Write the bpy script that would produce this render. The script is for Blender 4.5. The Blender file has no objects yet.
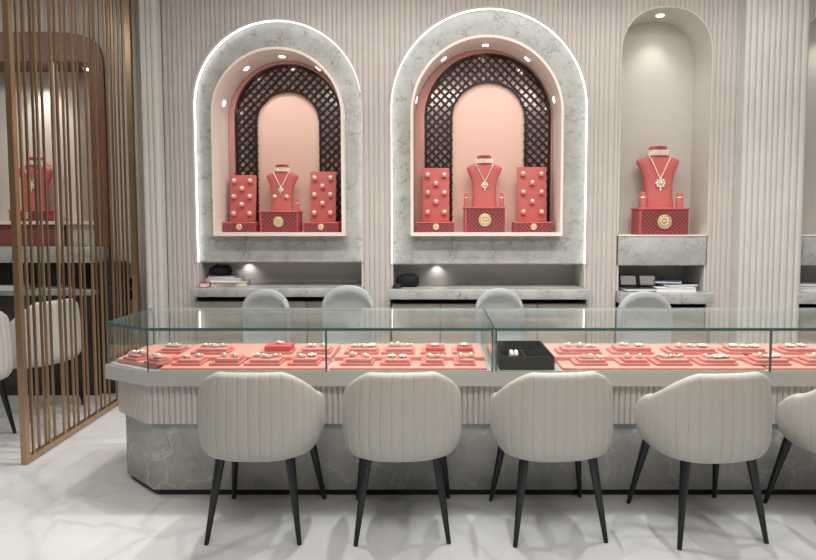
import bpy, bmesh, math, random
from mathutils import Vector, Matrix
random.seed(7)
PI = math.pi
S = bpy.context.scene
COL = S.collection

# ------------------------------------------------------------------ camera (metres; camera at X=0,Y=0; +Y into the shop)
F, H, PT = 590.0, 1.48, math.radians(3.4)
CX, CY = 435.0, 222 + F*math.tan(PT)
def at(px, py, Y):                       # the point at distance Y seen at a pixel -> (X, Z)
    u = (px-CX)/F; v = (CY-py)/F
    dy = math.cos(PT)+v*math.sin(PT); dz = -math.sin(PT)+v*math.cos(PT)
    return u*Y/dy, H+dz*Y/dy
def fl(px, py, z=0.0):                   # the point on a level plane -> (X, Y)
    u = (px-CX)/F; v = (CY-py)/F
    dy = math.cos(PT)+v*math.sin(PT); dz = -math.sin(PT)+v*math.cos(PT)
    t = (z-H)/dz
    return u*t, dy*t
cam = bpy.data.cameras.new('camera'); co = bpy.data.objects.new('camera', cam); COL.objects.link(co)
co.location = (0, 0, H); co.rotation_euler = (PI/2-PT, 0, 0)
cam.sensor_width = 36; cam.lens = 36*F/816
cam.shift_x = -(CX-408)/816; cam.shift_y = (CY-280)/816
cam.clip_start = 0.05; cam.clip_end = 60
S.camera = co
vs = S.view_settings
vs.view_transform = 'Standard'; vs.look = 'None'; vs.gamma = 1; vs.use_curve_mapping = False; vs.exposure = 0.0

# ------------------------------------------------------------------ materials
def lin(c):
    return tuple((x/255/12.92 if x/255 <= .04045 else ((x/255+.055)/1.055)**2.4) for x in c)
def mat(name, rgb, rough=.5, metal=0, noise=0, nscale=20, bump=0, bscale=200, spec=.5, sheen=0):
    m = bpy.data.materials.new(name); m.use_nodes = True
    N = m.node_tree.nodes; L = m.node_tree.links; b = N['Principled BSDF']
    c = lin(rgb)
    b.inputs['Base Color'].default_value = (*c, 1); b.inputs['Roughness'].default_value = rough
    b.inputs['Metallic'].default_value = metal; b.inputs['Specular IOR Level'].default_value = spec
    if sheen: b.inputs['Sheen Weight'].default_value = sheen
    tc = N.new('ShaderNodeTexCoord')
    if noise:
        n = N.new('ShaderNodeTexNoise'); n.inputs['Scale'].default_value = nscale; n.inputs['Detail'].default_value = 5
        L.new(tc.outputs['Object'], n.inputs['Vector'])
        r = N.new('ShaderNodeValToRGB'); L.new(n.outputs['Fac'], r.inputs['Fac'])
        r.color_ramp.elements[0].position = .3; r.color_ramp.elements[1].position = .7
        r.color_ramp.elements[0].color = (*[x*(1-noise) for x in c], 1); r.color_ramp.elements[1].color = (*[min(1, x*(1+noise)) for x in c], 1)
        L.new(r.outputs['Color'], b.inputs['Base Color'])
    if bump:
        n2 = N.new('ShaderNodeTexNoise'); n2.inputs['Scale'].default_value = bscale
        L.new(tc.outputs['Object'], n2.inputs['Vector'])
        bp = N.new('ShaderNodeBump'); bp.inputs['Strength'].default_value = bump; bp.inputs['Distance'].default_value = .002
        L.new(n2.outputs['Fac'], bp.inputs['Height']); L.new(bp.outputs['Normal'], b.inputs['Normal'])
    return m
def marble(name, base, vein, dark, scale=2.5, rough=.25, veinw=.05, fine=9.0, amt=.8, cloud=.25):
    m = bpy.data.materials.new(name); m.use_nodes = True
    N = m.node_tree.nodes; L = m.node_tree.links; b = N['Principled BSDF']
    b.inputs['Roughness'].default_value = rough
    tc = N.new('ShaderNodeTexCoord')
    n = N.new('ShaderNodeTexNoise'); n.inputs['Scale'].default_value = scale; n.inputs['Detail'].default_value = 8; n.inputs['Roughness'].default_value = .6
    L.new(tc.outputs['Object'], n.inputs['Vector'])
    mx = N.new('ShaderNodeMixRGB'); mx.blend_type = 'ADD'; mx.inputs[0].default_value = .55
    L.new(tc.outputs['Object'], mx.inputs[1]); L.new(n.outputs['Color'], mx.inputs[2])
    def veins(sc, w, amtv):
        v = N.new('ShaderNodeTexVoronoi'); v.feature = 'DISTANCE_TO_EDGE'; v.inputs['Scale'].default_value = sc
        L.new(mx.outputs[0], v.inputs['Vector'])
        r = N.new('ShaderNodeValToRGB'); L.new(v.outputs['Distance'], r.inputs['Fac'])
        r.color_ramp.elements[0].position = 0; r.color_ramp.elements[0].color = (amtv,)*3+(1,)
        r.color_ramp.elements[1].position = w; r.color_ramp.elements[1].color = (0, 0, 0, 1)
        return r
    v1 = veins(scale, veinw, amt); v2 = veins(fine, veinw*1.2, amt*.5)
    nm = N.new('ShaderNodeTexNoise'); nm.inputs['Scale'].default_value = scale*1.3; nm.inputs['Detail'].default_value = 3
    L.new(tc.outputs['Object'], nm.inputs['Vector'])
    mk = N.new('ShaderNodeValToRGB'); L.new(nm.outputs['Fac'], mk.inputs['Fac'])
    mk.color_ramp.elements[0].position = .38; mk.color_ramp.elements[1].position = .6
    cl = N.new('ShaderNodeValToRGB'); L.new(n.outputs['Fac'], cl.inputs['Fac'])
    lb, ld, lv = lin(base), lin(dark), lin(vein)
    cl.color_ramp.elements[0].position = .5-cloud; cl.color_ramp.elements[0].color = (*ld, 1)
    cl.color_ramp.elements[1].position = .5+cloud*.4; cl.color_ramp.elements[1].color = (*lb, 1)
    ad = N.new('ShaderNodeMath'); ad.operation = 'MAXIMUM'; L.new(v1.outputs['Color'], ad.inputs[0]); L.new(v2.outputs['Color'], ad.inputs[1])
    mu = N.new('ShaderNodeMath'); mu.operation = 'MULTIPLY'; L.new(ad.outputs[0], mu.inputs[0]); L.new(mk.outputs['Color'], mu.inputs[1])
    fx = N.new('ShaderNodeMixRGB'); L.new(mu.outputs[0], fx.inputs[0]); L.new(cl.outputs['Color'], fx.inputs[1]); fx.inputs[2].default_value = (*lv, 1)
    L.new(fx.outputs[0], b.inputs['Base Color'])
    return m
def emis(name, rgb, s):
    m = bpy.data.materials.new(name); m.use_nodes = True; N = m.node_tree.nodes; L = m.node_tree.links
    N.remove(N['Principled BSDF']); e = N.new('ShaderNodeEmission'); e.inputs['Color'].default_value = (*lin(rgb), 1); e.inputs['Strength'].default_value = s
    L.new(e.outputs[0], N['Material Output'].inputs['Surface']); return m
def glassmat(name, tint=(250, 252, 251)):
    m = bpy.data.materials.new(name); m.use_nodes = True; N = m.node_tree.nodes; L = m.node_tree.links
    N.remove(N['Principled BSDF'])
    t = N.new('ShaderNodeBsdfTransparent'); t.inputs['Color'].default_value = (*lin(tint), 1)
    g = N.new('ShaderNodeBsdfGlossy'); g.inputs['Roughness'].default_value = .015; g.inputs['Color'].default_value = (.95, .97, .96, 1)
    fr = N.new('ShaderNodeFresnel'); ge = N.new('ShaderNodeNewGeometry')
    mr = N.new('ShaderNodeMapRange'); mr.inputs['To Min'].default_value = 1.5; mr.inputs['To Max'].default_value = 1/1.5
    L.new(ge.outputs['Backfacing'], mr.inputs['Value']); L.new(mr.outputs['Result'], fr.inputs['IOR'])
    mx = N.new('ShaderNodeMixShader'); L.new(fr.outputs[0], mx.inputs[0]); L.new(t.outputs[0], mx.inputs[1]); L.new(g.outputs[0], mx.inputs[2])
    L.new(mx.outputs[0], N['Material Output'].inputs['Surface']); return m
def diamond(name, c1, c2, scale=34, rough=.45):
    m = bpy.data.materials.new(name); m.use_nodes = True; N = m.node_tree.nodes; L = m.node_tree.links; b = N['Principled BSDF']
    tc = N.new('ShaderNodeTexCoord'); b.inputs['Roughness'].default_value = rough
    outs = []
    for a in (PI/4, -PI/4):
        mp = N.new('ShaderNodeMapping'); mp.inputs['Rotation'].default_value = (0, a, 0); L.new(tc.outputs['Object'], mp.inputs['Vector'])
        w = N.new('ShaderNodeTexWave'); w.inputs['Scale'].default_value = scale*.35; w.bands_direction = 'X'; L.new(mp.outputs[0], w.inputs['Vector'])
        r = N.new('ShaderNodeValToRGB'); L.new(w.outputs['Fac'], r.inputs['Fac'])
        r.color_ramp.elements[0].position = .72; r.color_ramp.elements[1].position = .86; outs.append(r)
    ad = N.new('ShaderNodeMath'); ad.operation = 'MAXIMUM'; L.new(outs[0].outputs[0], ad.inputs[0]); L.new(outs[1].outputs[0], ad.inputs[1])
    fx = N.new('ShaderNodeMixRGB'); L.new(ad.outputs[0], fx.inputs[0]); fx.inputs[1].default_value = (*lin(c1), 1); fx.inputs[2].default_value = (*lin(c2), 1)
    L.new(fx.outputs[0], b.inputs['Base Color']); return m

M = dict(
    flute=mat('flute_paint', (198, 191, 184), .55, noise=.03, nscale=6),
    column=mat('column_paint', (208, 206, 200), .5, noise=.03, nscale=6),
    plaster=mat('plaster', (208, 204, 195), .7),
    roomwall=mat('room_wall_paint', (168, 164, 158), .8),
    ceiling=mat('ceiling_paint', (226, 220, 212), .8),
    floor=marble('floor_marble', (228, 228, 226), (176, 177, 177), (208, 209, 209), scale=.9, rough=.16, veinw=.045, fine=2.2, amt=.75),
    stone=marble('grey_stone', (186, 187, 182), (118, 119, 115), (164, 165, 161), scale=6, rough=.25, veinw=.045, fine=17, amt=.95, cloud=.25),
    basestone=marble('base_stone', (172, 171, 166), (206, 205, 200), (132, 132, 128), scale=3.2, rough=.28, veinw=.035, fine=10, amt=.75, cloud=.2),
    frame=mat('niche_frame', (240, 228, 218), .4),
    lining=mat('niche_lining', (232, 220, 212), .4),
    pinkrim=mat('pink_rim', (200, 146, 138), .5),
    pinkpanel=mat('pink_panel', (240, 202, 186), .6, noise=.02, nscale=60),
    lattice=mat('dark_bronze', (52, 36, 34), .3, metal=.3),
    mirror=mat('mauve_mirror', (206, 186, 180), .12, metal=.4),
    red=mat('coral_velvet', (204, 104, 100), .65, bump=.1, sheen=.1),
    reddark=mat('coral_velvet_base', (184, 84, 84), .6),
    redpat=diamond('red_diamond', (112, 42, 48), (150, 78, 78)),
    gold=mat('pale_gold', (226, 208, 168), .38, metal=.6),
    jewel=mat('silver_gold', (240, 230, 212), .3, metal=.4),
    gem=mat('white_gem', (250, 248, 244), .12),
    pearl=mat('pearl', (244, 236, 220), .2),
    brass=mat('brushed_brass', (180, 152, 122), .3, metal=.82, noise=.05, nscale=4),
    brassdark=mat('bronze_tube', (158, 132, 106), .3, metal=.82),
    chair=mat('beige_leather', (180, 176, 168), .55, bump=.12, bscale=260),
    chairw=mat('cream_leather', (214, 211, 205), .55, bump=.12, bscale=260),
    staff=mat('pale_grey_leather', (178, 182, 182), .5),
    black=mat('black_metal', (18, 20, 24), .4),
    blackleg=mat('black_lacquer', (11, 15, 21), .32),
    blacksoft=mat('black_felt', (12, 13, 16), .85), traycol=mat('black_tray', (9, 11, 14), .55),
    fascia=mat('fascia_lacquer', (190, 188, 183), .35),
    deckwhite=mat('deck_white', (226, 224, 220), .4),
    pinkboard=mat('salmon_velvet', (238, 160, 146), .7, bump=.08),
    pad=mat('rose_velvet', (216, 134, 128), .65, bump=.08),
    padtop=mat('rose_velvet_top', (220, 142, 136), .65),
    padred=mat('red_velvet_top', (214, 92, 86), .65),
    edge=mat('glass_edge', (66, 112, 105), .2),
    edgeglint=mat('glass_edge_highlight', (206, 218, 214), .25),  # pale colour paints a highlight onto the lid's back edge
    seal=mat('glass_joint', (80, 106, 102), .3),
    cab=mat('taupe_cabinet', (176, 165, 156), .45),
    recess=mat('taupe_recess', (206, 201, 197), .5),
    recessdark=mat('dark_recess', (70, 64, 62), .5),
    portal=mat('burgundy_brown', (122, 74, 64), .45),
    burgundy=mat('burgundy_panel', (140, 78, 76), .5),
    cream=mat('cream_panel', (226, 218, 206), .6),
    darkcab=mat('dark_cabinet', (56, 50, 48), .4),
    paper=mat('paper', (232, 232, 232), .8), paperblue=mat('blue_paper', (70, 90, 130), .6),
    papercream=mat('cream_book', (224, 212, 190), .7), bookred=mat('red_book', (176, 70, 62), .6), greyc=mat('grey_cover', (120, 122, 126), .6),
    led=emis('led_white', (255, 253, 248), 3.4), lamp=emis('lamp_white', (255, 246, 232), 12), panel=emis('panel_white', (255, 251, 246), 1.2),
    glass=glassmat('clear_glass'),
    trimw=mat('lamp_trim', (240, 236, 230), .4),
)

# ------------------------------------------------------------------ mesh helpers
def obj(name, bm, m, parent=None, smooth=True, ang=35):
    bmesh.ops.recalc_face_normals(bm, faces=bm.faces)
    me = bpy.data.meshes.new(name); bm.to_mesh(me); bm.free()
    ms = m if isinstance(m, (list, tuple)) else [m]
    for x in ms: me.materials.append(x)
    if smooth:
        for p in me.polygons: p.use_smooth = True
        try: me.set_sharp_from_angle(angle=math.radians(ang))
        except Exception: pass
    o = bpy.data.objects.new(name, me); COL.objects.link(o)
    if parent is not None: o.parent = parent
    return o
def tag(o, label=None, cat=None, group=None, kind=None):
    if label: o['label'] = label
    if cat: o['category'] = cat
    if group: o['group'] = group
    if kind: o['kind'] = kind
    return o
def thing(name, label, cat, loc=(0, 0, 0), rz=0, group=None):
    o = bpy.data.objects.new(name, None); COL.objects.link(o); o.empty_display_size = .05
    o.location = loc; o.rotation_euler = (0, 0, rz)
    return tag(o, label, cat, group)
def struct(name, bm, m, **k): return tag(obj(name, bm, m, **k), kind='structure')
def kids(o): return [c for c in COL.objects if c.parent == o]
def dup(root, loc, rz, label, group=None, mats=None):
    def cp(o, par):
        c = o.copy(); COL.objects.link(c)
        if par is not None: c.parent = par
        for ch in kids(o): cp(ch, c)
        return c
    r = cp(root, None); r.location = loc; r.rotation_euler = (0, 0, rz); r['label'] = label
    if group: r['group'] = group
    return r
B = bmesh.new
def box(bm, x0, x1, y0, y1, z0, z1, bev=0, mi=0):
    r = bmesh.ops.create_cube(bm, size=1)
    vsl = r['verts']
    for v in vsl: v.co = ((x0+x1)/2+v.co.x*(x1-x0), (y0+y1)/2+v.co.y*(y1-y0), (z0+z1)/2+v.co.z*(z1-z0))
    fs = set(f for v in vsl for f in v.link_faces)
    if mi:
        for f in fs: f.material_index = mi
    if bev:
        es = list(set(e for v in vsl for e in v.link_edges))
        bmesh.ops.bevel(bm, geom=es, offset=bev, segments=2, affect='EDGES', profile=.5)
    return bm
def bx(*a, **k): return box(B(), *a, **k)
def cone(bm, p, q, r0, r1, n=14):
    p, q = Vector(p), Vector(q); d = q-p
    mt = Matrix.Translation((p+q)/2) @ d.to_track_quat('Z', 'Y').to_matrix().to_4x4()
    bmesh.ops.create_cone(bm, cap_ends=True, segments=n, radius1=r0, radius2=r1, depth=d.length, matrix=mt); return bm
def sph(bm, c, r, sx=1, sy=1, sz=1, u=10, v=7):
    bmesh.ops.create_uvsphere(bm, u_segments=u, v_segments=v, radius=r, matrix=Matrix.Translation(c) @ Matrix.Diagonal((sx, sy, sz, 1))); return bm
def lathe(bm, prof, c=(0, 0, 0), n=20, axis='Z'):
    rings = []
    for r, h in prof:
        ring = []
        for k in range(n):
            a = 2*PI*k/n
            p = (r*math.cos(a), r*math.sin(a), h) if axis == 'Z' else (r*math.cos(a), h, r*math.sin(a))
            ring.append(bm.verts.new((c[0]+p[0], c[1]+p[1], c[2]+p[2])))
        rings.append(ring)
    for a, b in zip(rings, rings[1:]):
        for k in range(n): bm.faces.new((a[k], a[(k+1) % n], b[(k+1) % n], b[k]))
    bm.faces.new(rings[0]); bm.faces.new(rings[-1]); return bm
def tube(bm, pts, r, n=8, closed=False):
    pts = [Vector(p) for p in pts]; rings = []
    m = len(pts)
    for i, p in enumerate(pts):
        t = (pts[(i+1) % m]-pts[i-1]) if closed or 0 < i < m-1 else (pts[1]-pts[0] if i == 0 else pts[-1]-pts[-2])
        q = t.to_track_quat('Z', 'Y')
        rings.append([bm.verts.new(p+q @ Vector((r*math.cos(2*PI*k/n), r*math.sin(2*PI*k/n), 0))) for k in range(n)])
    for i in range(m if closed else m-1):
        a, b = rings[i], rings[(i+1) % m]
        for k in range(n): bm.faces.new((a[k], a[(k+1) % n], b[(k+1) % n], b[k]))
    if not closed: bm.faces.new(rings[0]); bm.faces.new(rings[-1])
    return bm
def torus(bm, c, R, r, axis='Z', n=20, k=8):
    pts = []
    for i in range(n):
        a = 2*PI*i/n; u, v = R*math.cos(a), R*math.sin(a)
        pts.append({'Z': (c[0]+u, c[1]+v, c[2]), 'Y': (c[0]+u, c[1], c[2]+v), 'X': (c[0], c[1]+u, c[2]+v)}[axis])
    return tube(bm, pts, r, k, True)
def arch(xl, xr, zb, zt, n=40, e=2.0, R=None):     # open outline bottom-left -> over the top -> bottom-right
    hw = (xr-xl)/2; rz = R or hw; c = (xl+xr)/2; sp = zt-rz
    P = [(xl, zb)]
    for i in range(n+1):
        a = PI-PI*i/n; ca, sa = math.cos(a), math.sin(a)
        P.append((c+hw*math.copysign(abs(ca)**(2/e), ca), sp+rz*abs(sa)**(2/e)))
    P.append((xr, zb)); return P
def ring(bm, O, I, y0, y1, closed=True, mi=0):
    n = len(O)
    vo0 = [bm.verts.new((x, y0, z)) for x, z in O]; vi0 = [bm.verts.new((x, y0, z)) for x, z in I]
    vo1 = [bm.verts.new((x, y1, z)) for x, z in O]; vi1 = [bm.verts.new((x, y1, z)) for x, z in I]
    for i in range(n if closed else n-1):
        j = (i+1) % n
        bm.faces.new((vo0[i], vo0[j], vi0[j], vi0[i])); bm.faces.new((vo1[i], vo1[j], vi1[j], vi1[i]))
        bm.faces.new((vo0[i], vo0[j], vo1[j], vo1[i])); bm.faces.new((vi0[i], vi0[j], vi1[j], vi1[i]))
    if not closed:
        for i in (0, n-1): bm.faces.new((vo0[i], vi0[i], vi1[i], vo1[i]))
    return bm
def plate(bm, P, y0, y1):                           # a filled outline in XZ with thickness along Y
    a = [bm.verts.new((x, y0, z)) for x, z in P]; b = [bm.verts.new((x, y1, z)) for x, z in P]
    bm.faces.new(a); bm.faces.new(b)
    for i in range(len(P)):
        j = (i+1) % len(P); bm.faces.new((a[i], a[j], b[j], b[i]))
    return bm
def slab(bm, P, z0, z1):                            # a filled outline in XY with thickness along Z
    a = [bm.verts.new((x, y, z0)) for x, y in P]; b = [bm.verts.new((x, y, z1)) for x, y in P]
    bm.faces.new(a); bm.faces.new(b)
    for i in range(len(P)):
        j = (i+1) % len(P); bm.faces.new((a[i], a[j], b[j], b[i]))
    return bm
def grow(P, d):                                     # offsets an arch outline outwards by d (bottom too)
    cx = (P[0][0]+P[-1][0])/2; hw = (P[-1][0]-P[0][0])/2; zt = max(z for _, z in P); zs = P[1][1]; zb = P[0][1]
    k = (hw+d)/hw; kz = (zt-zs+d)/(zt-zs)
    return [(cx+(x-cx)*k, zs+(z-zs)*kz if z >= zs else zb-d) for x, z in P]

# ------------------------------------------------------------------ room shell
YW = 5.0
CEIL = 3.55
struct('floor', bx(-6, 5, -3, 6, -.1, 0), M['floor'])
struct('ceiling', bx(-6, 5, -3, 6, CEIL, CEIL+.1), M['ceiling'])
struct('wall_right', bx(4.6, 4.7, -3, 6, 0, CEIL), M['roomwall'])
struct('wall_left', bx(-5.7, -5.6, -3, 6, 0, CEIL), M['roomwall'])
struct('wall_front', bx(-6, 5, -2.7, -2.6, 0, CEIL), M['roomwall'])
struct('wall_rear', bx(-6, 5, 5.75, 5.85, 0, CEIL), M['plaster'])

def flute_strips(bm, x0, x1, y, zlo, ztop=CEIL, pitch=.043, depth=.010, jit=.2):
    n = max(1, round((x1-x0)/pitch)); ws = [1+random.uniform(-jit, jit) for _ in range(n)]
    s = sum(ws); x = x0
    for w in ws:
        xe = x+(x1-x0)*w/s; prof = []
        for k, (u, d) in enumerate(((0, 0), (.06, .55), (.2, .86), (.5, 1), (.8, .86), (.94, .55), (1, 0))):
            xx = x+(xe-x)*u; prof.append((bm.verts.new((xx, y-d*depth, zlo(xx))), bm.verts.new((xx, y-d*depth, ztop))))
        for a, b in zip(prof, prof[1:]): bm.faces.new((a[0], b[0], b[1], a[1]))
        x = xe
# openings in the fluted wall: (outline at the wall face)
A1 = arch(at(197, 262, YW)[0], at(363, 262, YW)[0], 0, at(278, 19.5, YW)[1])
A2 = arch(at(391.5, 264, YW)[0], at(585.5, 264, YW)[0], 0, at(488, 7.5, YW)[1])
x3l, x3r = at(621, 60, YW)[0], at(711, 60, YW)[0]
A3 = arch(x3l, x3r, 0, at(666, 8, YW)[1], e=2.3, R=.40)
x4l = at(806, 100, 4.88)[0]+.0; A4 = arch(x4l, x4l+(x3r-x3l), 0, at(666, 8, YW)[1], e=2.3, R=.40)
def top_of(P):
    def f(x):
        for (xa, za), (xb, zb) in zip(P[1:], P[2:]):
            if xa <= x <= xb and xb > xa: return za+(zb-za)*(x-xa)/(xb-xa)
        return P[1][1]
    return f
PLX0, PLX1 = at(141.5, 100, 4.9)[0], at(158, 100, 4.9)[0]
PRX0, PRX1 = at(743.5, 100, 4.9)[0], at(806.5, 100, 4.9)[0]
wb = B(); zero = lambda x: 0.0
cur = PLX1
for P in (A1, A2, A3, A4):
    l, r = P[0][0]-.008, P[-1][0]+.008
    if l > cur: flute_strips(wb, cur, l, YW, zero)
    g = top_of(P); flute_strips(wb, max(l, cur), r, YW, lambda x, g=g, a=P[0][0], b=P[-1][0]: g(min(max(x, a), b))+.004)
    cur = r
flute_strips(wb, cur, 4.6, YW, zero)
struct('wall_back', wb, M['flute'], ang=70)
def pillar(name, x0, x1):
    bm = B(); box(bm, x0+.004, x1-.004, 4.9, 5.0, 0, CEIL); flute_strips(bm, x0, x1, 4.9, zero, depth=.016, pitch=.05)
    return struct(name, bm, M['column'], ang=70)
pillar('pillar_left', PLX0, PLX1); pillar('pillar_right', PRX0, PRX1)

# ------------------------------------------------------------------ lights helper
def spot(loc, tgt, w, ang=70, blend=.6, r=.03, col=(1, .965, .92)):
    l = bpy.data.lights.new('spot', 'SPOT'); l.energy = w; l.spot_size = math.radians(ang); l.spot_blend = blend; l.shadow_soft_size = r; l.color = col
    o = bpy.data.objects.new('spot_lamp', l); COL.objects.link(o); o.location = loc
    o.rotation_euler = (Vector(tgt)-Vector(loc)).to_track_quat('-Z', 'Y').to_euler(); return o
def area(loc, sx, sy, w, col=(1, .995, .985), rot=(0, 0, 0)):
    l = bpy.data.lights.new('area', 'AREA'); l.shape = 'RECTANGLE'; l.size = sx; l.size_y = sy; l.energy = w; l.color = col
    o = bpy.data.objects.new('area_lamp', l); COL.objects.link(o); o.location = loc; o.rotation_euler = rot; return o

# ------------------------------------------------------------------ arched niches in stone
def recess_and_base(P, zs0, zs1, zapron, nm, doors, yb=5.42):
    """the open recess, the stone work shelf and the cabinet below one niche"""
    l, r = P[0][0]+.003, P[-1][0]-.003
    sh = obj('stone_shelf', bx(l-.012, r+.012, 4.86, 4.985, zs0, zs1, bev=.004), M['stone'])
    bm = bx(l-.012, r+.012, 4.86, 4.984, zs0, zs1, bev=.003); box(bm, l, r, 4.983, yb-.02, zs0, zs1)
    bpy.data.objects.remove(sh); sh = obj('stone_shelf', bm, M['stone']); tag(sh, 'grey stone work shelf under the '+nm, 'shelf')
    cb = thing('base_cabinet', 'taupe base cabinet below the stone shelf under the '+nm, 'cabinet', ((l+r)/2, 5.15, 0))
    cx = (l+r)/2; w = (r-l)/2
    bm = B(); box(bm, -w, w, -.18, yb-5.17, 0, zs0-.045); obj('body', bm, M['recessdark'], cb)
    dw = (2*w)/doors
    for k in range(doors):
        d = obj('door', bx(-w+k*dw+.003, -w+(k+1)*dw-.003, -.205, -.182, .06, zs0-.05, bev=.002), M['cab'], cb)
    return sh, cb
def arched_niche(nm, label, P, zb, frame_px, zf, lat_px, pink_px, yb=5.38):
    t = thing('arched_display_niche', label, 'display niche', ((P[0][0]+P[-1][0])/2, 5.05, 0))
    off = Matrix.Translation((-t.location.x, -5.05, 0))
    def part(name, bm, m, par=None, **k):
        bm.transform(off) if par is None else bm.transform(off)
        return obj(name, bm, m, par or t, **k)
    Po = [(x, max(z, zb)) for x, z in P]
    part('edge_trim', ring(B(), [(x, max(z, zb)) for x, z in grow(P, .012)], Po, 4.98, 5.052, closed=False), M['flute'])
    Pi = grow(P, -.004); Pi = [(x, max(z, zb+.0)) for x, z in Pi]
    part('led_strip', ring(B(), [(x, max(z, zb)) for x, z in grow(P, -.0005)], Pi, 5.012, 5.04, closed=False), M['led'])
    fx0, fx1, ftop = frame_px
    Fo = arch(fx0, fx1, zf-.03, ftop); Fi = arch(fx0+.022, fx1-.022, zf, ftop-.022)
    part('stone_surround', ring(B(), [(x, z) for x, z in Po], Fo, 5.052, 5.085), M['stone'])
    part('frame', ring(B(), Fo, Fi, 4.965, 5.09), M['frame'])
    dx = 0.0
    ln = part('lining', ring(B(), grow(Fi, .012), Fi, 5.088, yb), M['lining'])
    part('back_panel', plate(B(), grow(Fi, .02), yb, yb+.02), M['pinkrim'])
    # pink step, mauve mirror behind the lattice, lattice, inner pink panel
    lx0, lx1, lt = lat_px; kx0, kx1, kt = pink_px
    Lo = arch(lx0, lx1, zf+.001, lt); Ko = arch(kx0, kx1, zf+.001, kt)
    part('pink_step', ring(B(), grow(Fi, -.004), grow(Lo, .004), yb-.07, yb, closed=False), M['pinkrim'])
    part('mirror_panel', ring(B(), Lo, Ko, yb-.018, yb-.002, closed=False), M['mirror'])
    bm = B()
    ring(bm, Lo, [(x, z) for x, z in grow(Lo, -.018)][:1]+grow(Lo, -.018)[1:-1]+grow(Lo, -.018)[-1:], yb-.045, yb-.015, closed=False)
    ring(bm, grow(Ko, .018), Ko, yb-.045, yb-.015, closed=False)
    cxo, Ro, zo = (lx0+lx1)/2, (lx1-lx0)/2, Lo[1][1]; cxi, Ri, zi = (kx0+kx1)/2, (kx1-kx0)/2, Ko[1][1]
    def inside(x, z):
        o = abs(x-cxo) < Ro if z < zo else (x-cxo)**2+(z-zo)**2 < Ro*Ro
        i = abs(x-cxi) < Ri if z < zi else (x-cxi)**2+(z-zi)**2 < Ri*Ri
        return o and not i and z > zf
    step = .054; hwid = .0085; st = .006
    for sgn in (1, -1):
        for k in range(-40, 60):
            c = k*step; seg = None; n = int(3.0/st)
            for q in range(n+1):
                s = -1.2+q*st                     # along the diagonal, about (cxo, zf)
                x = cxo+(s+c)*.7071 if sgn > 0 else cxo-(s+c)*.7071
                z = zf+.3+(s-c)*.7071
                ok = inside(x, z) and q < n
                if ok and seg is None: seg = (x, z)
                if not ok and seg is not None:
                    dxx, dzz = x-seg[0], z-seg[1]; ln_ = math.hypot(dxx, dzz)
                    if ln_ > .015:
                        nx, nz = -dzz/ln_*hwid, dxx/ln_*hwid
                        y0 = yb-.04 if sgn > 0 else yb-.036
                        plate(bm, [(seg[0]+nx, seg[1]+nz), (x+nx, z+nz), (x-nx, z-nz), (seg[0]-nx, seg[1]-nz)], y0, yb-.02)
                    seg = None
    part('lattice', bm, M['lattice'], smooth=False)
    part('inner_panel', plate(B(), Ko, yb-.02, yb-.001), M['pinkpanel'])
    cF = (fx0+fx1)/2; zF = Fi[1][1]; RF = (Fi[-1][0]-Fi[0][0])/2
    for a in (166, 126, 90, 54, 14):
        a = math.radians(a); c = Vector((cF+RF*math.cos(a), 5.16, zF+RF*math.sin(a)))
        inn = Vector((-math.cos(a), 0, -math.sin(a)))
        d = part('downlight', cone(B(), c+inn*.001, c+inn*.008, .036, .033, 20), M['trimw'])
        part('lens', cone(B(), c+inn*.007, c+inn*.010, .026, .026, 20), M['lamp'], d)
        spot(c+inn*.02, (cF+.05*math.cos(a), 5.27, zF-.6), 2.9 if abs(math.cos(a)) < .7 else 1.2, 110, .8, .02)
    return t, Fi
arched_niche('left', 'smaller arched niche in grey stone, left of the two lit pink arches', A1, at(278, 262, YW)[1],
             (at(212.5, 200, 4.965)[0], at(344, 200, 4.965)[0], at(278, 46.5, 4.965)[1]), at(278, 232.5, 4.965)[1],
             (at(236, 150, 5.34)[0], at(342, 150, 5.34)[0], at(289, 65, 5.34)[1]), (at(258, 150, 5.36)[0], at(320, 150, 5.36)[0], at(289, 92.5, 5.36)[1]))
arched_niche('mid', 'larger arched niche in grey stone, between the smaller pink arch and plain niche', A2, at(488, 264, YW)[1],
             (at(410.5, 200, 4.965)[0], at(563, 200, 4.965)[0], at(487, 34.5, 4.965)[1]), at(488, 232.5, 4.965)[1],
             (at(425, 150, 5.34)[0], at(550, 150, 5.34)[0], at(488, 54, 5.34)[1]), (at(452, 150, 5.36)[0], at(524, 150, 5.36)[0], at(488, 83, 5.36)[1]))
recess_and_base(A1, at(280, 297, 4.86)[1], at(280, 289, 4.86)[1], 0, 'smaller pink arch', 3)
recess_and_base(A2, at(490, 299.5, 4.86)[1], at(490, 290, 4.86)[1], 0, 'larger pink arch', 4)
def recess_lining(P, z0, z1, yb=5.42, par=None, m='recess', yf=5.0):
    bm = B(); l, r = P[0][0]+.001, P[-1][0]-.001
    box(bm, l, r, yb-.02, yb, z0, z1); box(bm, l-.007, l+.011, yf, yb-.021, z0, z1); box(bm, r-.011, r+.007, yf, yb-.021, z0, z1)
    box(bm, l+.012, r-.012, max(yf+.03, 5.09), yb-.021, z1-.012, z1)
    return bm
tag(obj('shelf_recess', recess_lining(A1, at(280, 289, 4.86)[1]+.002, at(278, 262, YW)[1]-.002), M['recess']), 'taupe open recess under the smaller pink arch', 'recess')
tag(obj('shelf_recess', recess_lining(A2, at(490, 290, 4.86)[1]+.002, at(488, 264, YW)[1]-.002), M['recess']), 'taupe open recess under the larger pink arch', 'recess')

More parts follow.
